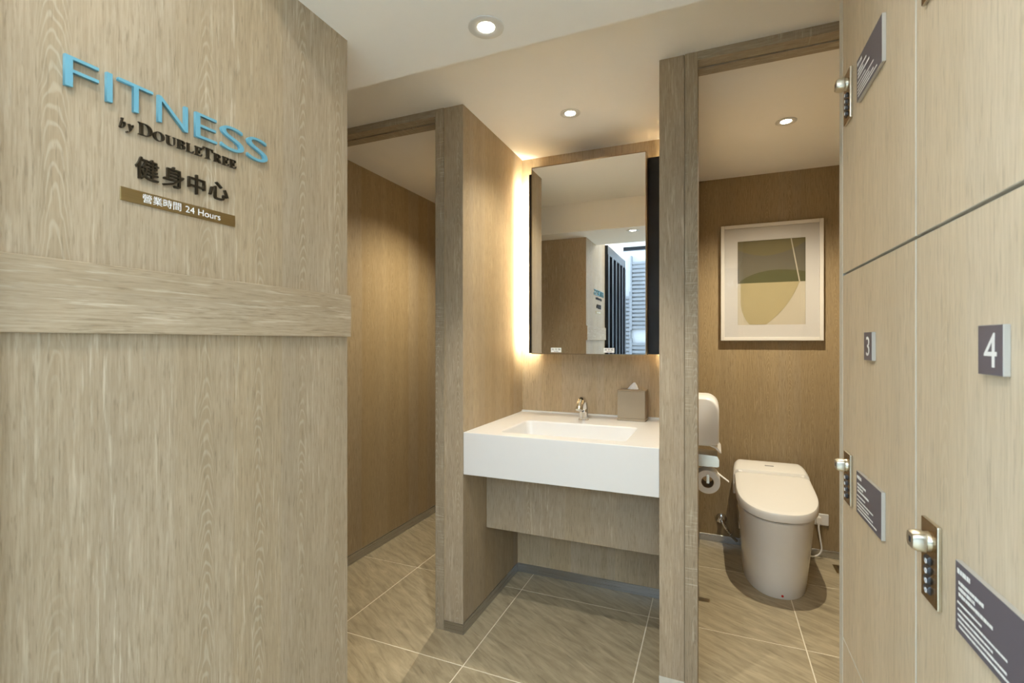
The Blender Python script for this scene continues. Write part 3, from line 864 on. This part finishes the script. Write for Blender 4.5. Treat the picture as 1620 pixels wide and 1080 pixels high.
# wall outlet and plug cord
t = empty('wall_outlet', (0.562, 3.17, 0.180))
bm = bmesh.new(); box_into(bm, (-0.036, -0.012, 0), (0.034, 0, 0.064), 0.004, 2); mesh_obj('outlet_plate', bm, 'white_plastic', t)
bm = bmesh.new(); box_into(bm, (-0.030, -0.034, 0.012), (-0.006, -0.012, 0.050), 0.004, 2); pl = mesh_obj('plug', bm, 'white_plastic', t)
bm = bmesh.new(); tube_into(bm, smooth_path([(-0.018, -0.030, 0.014), (-0.018, -0.034, -0.02), (-0.010, -0.036, -0.08), (-0.006, -0.038, -0.125), (-0.020, -0.040, -0.155), (-0.050, -0.045, -0.168), (-0.085, -0.050, -0.160)], 8), 0.0045, 12); mesh_obj('power_cord', bm, 'white_plastic', t, True)
tag(t, 'white wall outlet with plugged in cord beside the toilet', 'outlet')

# floor drain
t = empty('floor_drain', (0.652, 3.03, 0))
bm = bmesh.new(); box_into(bm, (-0.055, -0.055, 0.0), (0.055, 0.055, 0.0018), 0.0006); mesh_obj('drain_frame', bm, 'brass_plate', t)
for k in range(5):
    bm = bmesh.new(); box_into(bm, (-0.038, -0.036 + 0.016 * k, 0.0018), (0.038, -0.030 + 0.016 * k, 0.0022)); mesh_obj('slot', bm, 'gap_dark', t)
tag(t, 'square metal floor drain in the tiles beside the toilet', 'drain')

# seat paper dispenser on the partition
t = empty('paper_dispenser', (-0.080, 2.56, 0.70))
bm = bmesh.new()
def disp_sec(y, d):
    p = []
    w, h0, h1, r = 0.106 - d, 0.024 + d * 0.3, 0.246 - d, 0.060
    p.append((0.0, h0)); p.append((w - 0.012, h0)); p.append((w, h0 + 0.014))
    for k in range(9):
        a = R(90 * k / 8); p.append((w - r + r * math.cos(a), h1 - r + r * math.sin(a)))
    p.append((0.0, h1))
    return [(x, y, z) for x, z in p]
loft_into(bm, [disp_sec(-0.125, 0.010), disp_sec(-0.121, 0.004), disp_sec(-0.112, 0.0), disp_sec(0.112, 0.0), disp_sec(0.121, 0.004), disp_sec(0.125, 0.010)])
mesh_obj('housing', bm, 'white_plastic', t, True)
bm = bmesh.new()
loft_into(bm, [[(0.006, y, 0.0235), (0.070, y, 0.0235), (0.100, y, 0.012), (0.116, y, -0.012), (0.110, y, -0.012), (0.090, y, 0.008), (0.065, y, 0.018), (0.006, y, 0.018)] for y in (-0.110, 0.110)])
mesh_obj('outlet_lip', bm, 'white_plastic', t)
tag(t, 'white rounded paper dispenser on the partition above the toilet roll', 'dispenser')

# toilet roll holder with roll
t = empty('roll_holder', (-0.080, 2.47, 0.565))
bm = bmesh.new(); box_into(bm, (0.0, -0.060, -0.02), (0.004, 0.066, 0.120), 0.001); mesh_obj('wall_plate', bm, 'chrome_soft', t)
bm = bmesh.new()
prof = [(0.004, 0.066), (0.098, 0.066), (0.1055, 0.070), (0.1055, 0.100), (0.098, 0.116), (0.004, 0.122)]
loft_into(bm, [[(x, y, z) for x, z in prof] for y in (-0.062, 0.068)])
mesh_obj('cover_flap', bm, 'chrome_soft', t)
bm = bmesh.new(); tube_into(bm, [(0.058, -0.057, 0.0), (0.058, 0.060, 0.0)], 0.006, 12); box_into(bm, (0.0, 0.058, -0.008), (0.064, 0.062, 0.010)); box_into(bm, (0.052, -0.060, -0.012), (0.064, -0.056, 0.028)); mesh_obj('spindle', bm, 'chrome_soft', t)
tag(t, 'chrome toilet roll holder with curved flap on the partition', 'roll holder')
t = empty('toilet_roll', (-0.024, 2.47, 0.556))
bm = bmesh.new()
lathe_into(bm, [(0.0275, -0.050), (0.053, -0.050), (0.0545, -0.0485), (0.0545, 0.0485), (0.053, 0.050), (0.0275, 0.050)], 40, axis='Y', closed=True)
mesh_obj('paper', bm, 'paper_white', t, True)
bm = bmesh.new(); lathe_into(bm, [(0.0255, -0.0505), (0.0275, -0.0505), (0.0275, 0.0505), (0.0255, 0.0505)], 32, axis='Y', closed=True); mesh_obj('core', bm, 'cardboard', t, True)
bm = bmesh.new()
loft_into(bm, [[(0.020, y, 0.0510), (0.042, y, 0.046), (0.062, y, 0.030), (0.092, y, 0.008), (0.0905, y, 0.0065), (0.061, y, 0.028), (0.041, y, 0.044), (0.020, y, 0.0495)] for y in (-0.047, -0.020)])
mesh_obj('loose_sheet', bm, 'paper_white', t)
tag(t, 'white toilet paper roll with a loose end on the chrome holder', 'toilet roll')

# framed abstract picture
pic = empty('framed_picture', (0.305, 3.17, 1.215))
def ppart(name, lo, hi, mat, bevel=0.0):
    o = box(name, lo, hi, mat, pic, bevel); o.location = -Vector(pic.location); return o
px0, px1, pz0, pz1, fw = 0.043, 0.567, 1.215, 1.895, 0.020
ppart('frame_rail', (px0, 3.130, pz0), (px0 + fw, 3.168, pz1), 'frame_white', 0.0015)
ppart('frame_rail', (px1 - fw, 3.130, pz0), (px1, 3.168, pz1), 'frame_white', 0.0015)
ppart('frame_rail', (px0 + fw, 3.130, pz0), (px1 - fw, 3.168, pz0 + fw), 'frame_white', 0.0015)
ppart('frame_rail', (px0 + fw, 3.130, pz1 - fw), (px1 - fw, 3.168, pz1), 'frame_white', 0.0015)
ax0, ax1, az0, az1, azm = 0.134, 0.481, 1.307, 1.798, 1.551
bm = bmesh.new()
for lo, hi in (((px0 + fw, 3.140, pz0 + fw), (ax0, 3.143, pz1 - fw)), ((ax1, 3.140, pz0 + fw), (px1 - fw, 3.143, pz1 - fw)), ((ax0, 3.140, pz0 + fw), (ax1, 3.143, az0)), ((ax0, 3.140, az1), (ax1, 3.143, pz1 - fw))):
    box_into(bm, lo, hi)
o = mesh_obj('mount_board', bm, 'mat_white', pic); o.location = -Vector(pic.location)
def art(name, pts, y, mat):
    bm = bmesh.new()
    a = [bm.verts.new((x, y, z)) for x, z in pts]; c = [bm.verts.new((x, y + 0.0006, z)) for x, z in pts]
    bm.faces.new(a); bm.faces.new(c[::-1])
    for k in range(len(a)): bm.faces.new((a[k], a[(k + 1) % len(a)], c[(k + 1) % len(a)], c[k]))
    o = mesh_obj(name, bm, mat, pic); o.location = -Vector(pic.location)
def arc(p0, p1, p2, n=10):
    return [((1 - t) ** 2 * p0[0] + 2 * t * (1 - t) * p1[0] + t * t * p2[0], (1 - t) ** 2 * p0[1] + 2 * t * (1 - t) * p1[1] + t * t * p2[1]) for t in [k / n for k in range(n + 1)]]
art('art_paper', [(ax0, az0), (ax1, az0), (ax1, az1), (ax0, az1)], 3.1450, 'art_cream')
art('art_shape', [(ax0, azm), (ax1, azm), (ax1, az1), (ax0, az1)], 3.1442, 'art_grey')
art('art_shape', [(ax0, az1)] + arc((ax0, 1.75), (0.30, 1.655), (ax1, 1.775)) + [(ax1, az1)], 3.1434, 'art_olive')
art('art_shape', [(ax0 + 0.012, azm)] + arc((ax0 + 0.014, 1.565), (0.27, 1.655), (ax1, 1.607)) + [(ax1, azm)], 3.1434, 'art_green')
art('art_shape', [(0.150, azm), (0.456, azm)] + arc((0.450, 1.545), (0.40, 1.40), (0.283, 1.309)) + [(0.201, 1.309)] + arc((0.195, 1.312), (0.150, 1.37), (0.150, 1.45)), 3.1434, 'art_sand')
art('art_line', [(0.407, az1), (0.413, az1), (0.455, azm), (0.449, azm)], 3.1427, 'art_cream')
ppart('picture_glass', (px0 + fw, 3.1350, pz0 + fw), (px1 - fw, 3.1365, pz1 - fw), 'picture_glass')
tag(pic, 'white framed abstract print in olive and sand tones above the toilet', 'picture')

# ================================================================== LOCKERS
LX = 0.260
rng = random.Random(3)
def locker_door(name, y0, y1, z0, z1, parent, base):
    bm = bmesh.new()
    box_into(bm, (LX, y0, z0), (LX + 0.018, y1, z1), 0.0007)
    bm.normal_update()
    for f in bm.faces:
        f.material_index = 0 if abs(f.normal.x) > 0.9 else 1
    o = mesh_obj(name, bm, ['oak_locker', 'edge_banding'], parent); o.location = -Vector(base)
    return o
LF = (Vector((LX, 0, 0)), -VY, VZ, -VX)
def lock(parent, base, yc, zc):
    """combination lock: plate, lever knob, four dials"""
    hw, hh = 0.025, 0.052
    bm = bmesh.new()
    box_into(bm, (LX - 0.0055, yc - hw, zc - hh), (LX - 0.0002, yc + hw, zc + hh), 0.0015, 2, 1)
    bm.normal_update()
    for f in bm.faces:
        f.material_index = 0 if f.normal.x < -0.9 else 1
    pl = mesh_obj('combination_lock', bm, ['lock_bronze', 'lock_nickel'], parent); pl.location = -Vector(base)
    # knob standing off the plate with a tapering lever
    bm = bmesh.new()
    kz = zc + 0.026
    lathe_into(bm, [(0.0125, -0.0055), (0.0120, -0.0095), (0.0095, -0.012)], 20, (LX, yc, kz), 'X')
    loops = []
    for x, hy, hz in ((-0.0095, 0.0105, 0.0100), (-0.0115, 0.0130, 0.0118), (-0.0205, 0.0130, 0.0112), (-0.0250, 0.0112, 0.0092)):
        loops.append([(LX + x, yc + a, kz + c) for a, c in rrect(-hy, hy, -hz, hz, 0.005, 3)])
    loft_into(bm, loops)
    mesh_obj('knob', bm, 'lock_nickel', pl, True)
    bm = bmesh.new(); box_into(bm, (LX - 0.0255, yc - 0.003, kz - 0.003), (LX - 0.0248, yc + 0.003, kz + 0.004)); mesh_obj('key_slot', bm, 'dial_black', pl)
    for k in range(4):
        dz = zc + 0.002 - 0.0125 * k
        bm = bmesh.new()
        lathe_into(bm, [(0.0048, -0.007), (0.0062, -0.006), (0.0062, 0.006), (0.0048, 0.007)], 16, (LX - 0.0030, yc + 0.001, dz), 'Y')
        mesh_obj('dial', bm, 'dial_black', pl, True)
        bm = bmesh.new()
        lathe_into(bm, [(0.0018, 0), (0.0034, 0), (0.0034, -0.0006), (0.0018, -0.0006)], 14, (LX - 0.0094, yc - 0.003, dz), 'X', True)
        mesh_obj('dial_mark', bm, 'dial_mark', pl)
    return pl
def plaque(parent, base, name, y0, y1, z0, z1, th=0.006):
    bm = bmesh.new()
    box_into(bm, (LX - th, y0, z0), (LX - 0.0002, y1, z1), 0.0004)
    bm.normal_update()
    for f in bm.faces:
        f.material_index = 0 if f.normal.x < -0.9 else 1
    o = mesh_obj(name, bm, ['notice_purple', 'acrylic_edge'], parent); o.location = -Vector(base)
    return o
def notice(parent, base, y1, z1):
    """y1 = far edge, z1 = top edge; rows of unreadably small print"""
    o = plaque(parent, base, 'notice_plate', y1 - 0.149, y1, z1 - 0.079, z1)
    bm = bmesh.new()
    rows = [(0.010, 0.0065, 0.005, 0.034), (0.0225, 0.0042, 0.008, 0.062), (0.0290, 0.0042, 0.008, 0.044), (0.0355, 0.0042, 0.008, 0.080),
            (0.0450, 0.0028, 0.005, 0.058), (0.0525, 0.0028, 0.006, 0.105), (0.0590, 0.0028, 0.006, 0.080), (0.0650, 0.0028, 0.006, 0.104), (0.0710, 0.0028, 0.009, 0.124)]
    for dz, hgt, a, c in rows:
        x = a
        while x < c:
            w = min(rng.uniform(0.35, 1.6) * hgt * (1.0 if hgt > 0.004 else 2.6), c - x)
            hh = hgt * rng.uniform(0.8, 1.0)
            box_into(bm, (LX - 0.0062, y1 - x - w, z1 - dz - hh / 2), (LX - 0.00605, y1 - x, z1 - dz + hh / 2))
            x += w + hgt * rng.uniform(0.12, 0.28)
    mesh_obj('printed_text', bm, 'print_white', o)
def locker(label, y0, y1, number, end_panel):
    base = Vector((LX + 0.25, (y0 + y1) / 2, 0))
    t = empty('locker_cabinet', base)
    bm = bmesh.new()
    box_into(bm, (LX + 0.0185, y0, 0.08), (0.795, y1, 2.16))
    o = mesh_obj('carcass', bm, 'gap_dark', t); o.location = -base
    o = box('plinth', (LX + 0.05, y0, 0.0), (0.79, y1, 0.08), 'steel_dark', t); o.location = -base
    g = 0.0015
    locker_door('door', y0 + g, y1 - g, 0.10, 0.5685, t, base)
    locker_door('door', y0 + g, y1 - g, 0.5705, 1.3520, t, base)
    locker_door('door', y0 + g, y1 - g, 1.3565, 2.138, t, base)
    lock(t, base, y1 - 0.0590, 0.9285)
    lock(t, base, y1 - 0.0590, 1.7145 if number == '3' else 1.7050)
    notice(t, base, y1 - 0.1340, 0.9630)
    notice(t, base, y1 - 0.1370, 1.7455)
    p = plaque(t, base, 'number_plate', y1 - 0.2315, y1 - 0.1845, 1.1765, 1.2265)
    a = -(y1 - 0.1845)
    fr = frame_at(LF, 0.0062)
    if number == '3':
        g_ = glyph('numeral', '3', (a + 0.0145, a + 0.0335, 1.1845, 1.2185), fr, 0.0002, 'print_white', p)
    else:
        g_ = glyph('numeral', '4', (a + 0.0125, a + 0.0365, 1.1845, 1.2185), fr, 0.0002, 'print_white', p)
    if end_panel:
        bm = bmesh.new()
        box_into(bm, (LX - 0.0002, y1 + 0.001, 0.0), (0.795, y1 + 0.030, 2.16), 0.0008)
        bm.normal_update()
        for f in bm.faces: f.material_index = 1 if f.normal.y > 0.9 else 0
        o = mesh_obj('end_panel', bm, ['edge_banding', 'oak_locker'], t); o.location = -base
    return tag(t, label, 'locker')
locker('pale oak locker column with number 3 next to the toilet doorway', 0.834, 1.243, '3', True)
locker('pale oak locker column with number 4', 0.424, 0.833, '4', False)
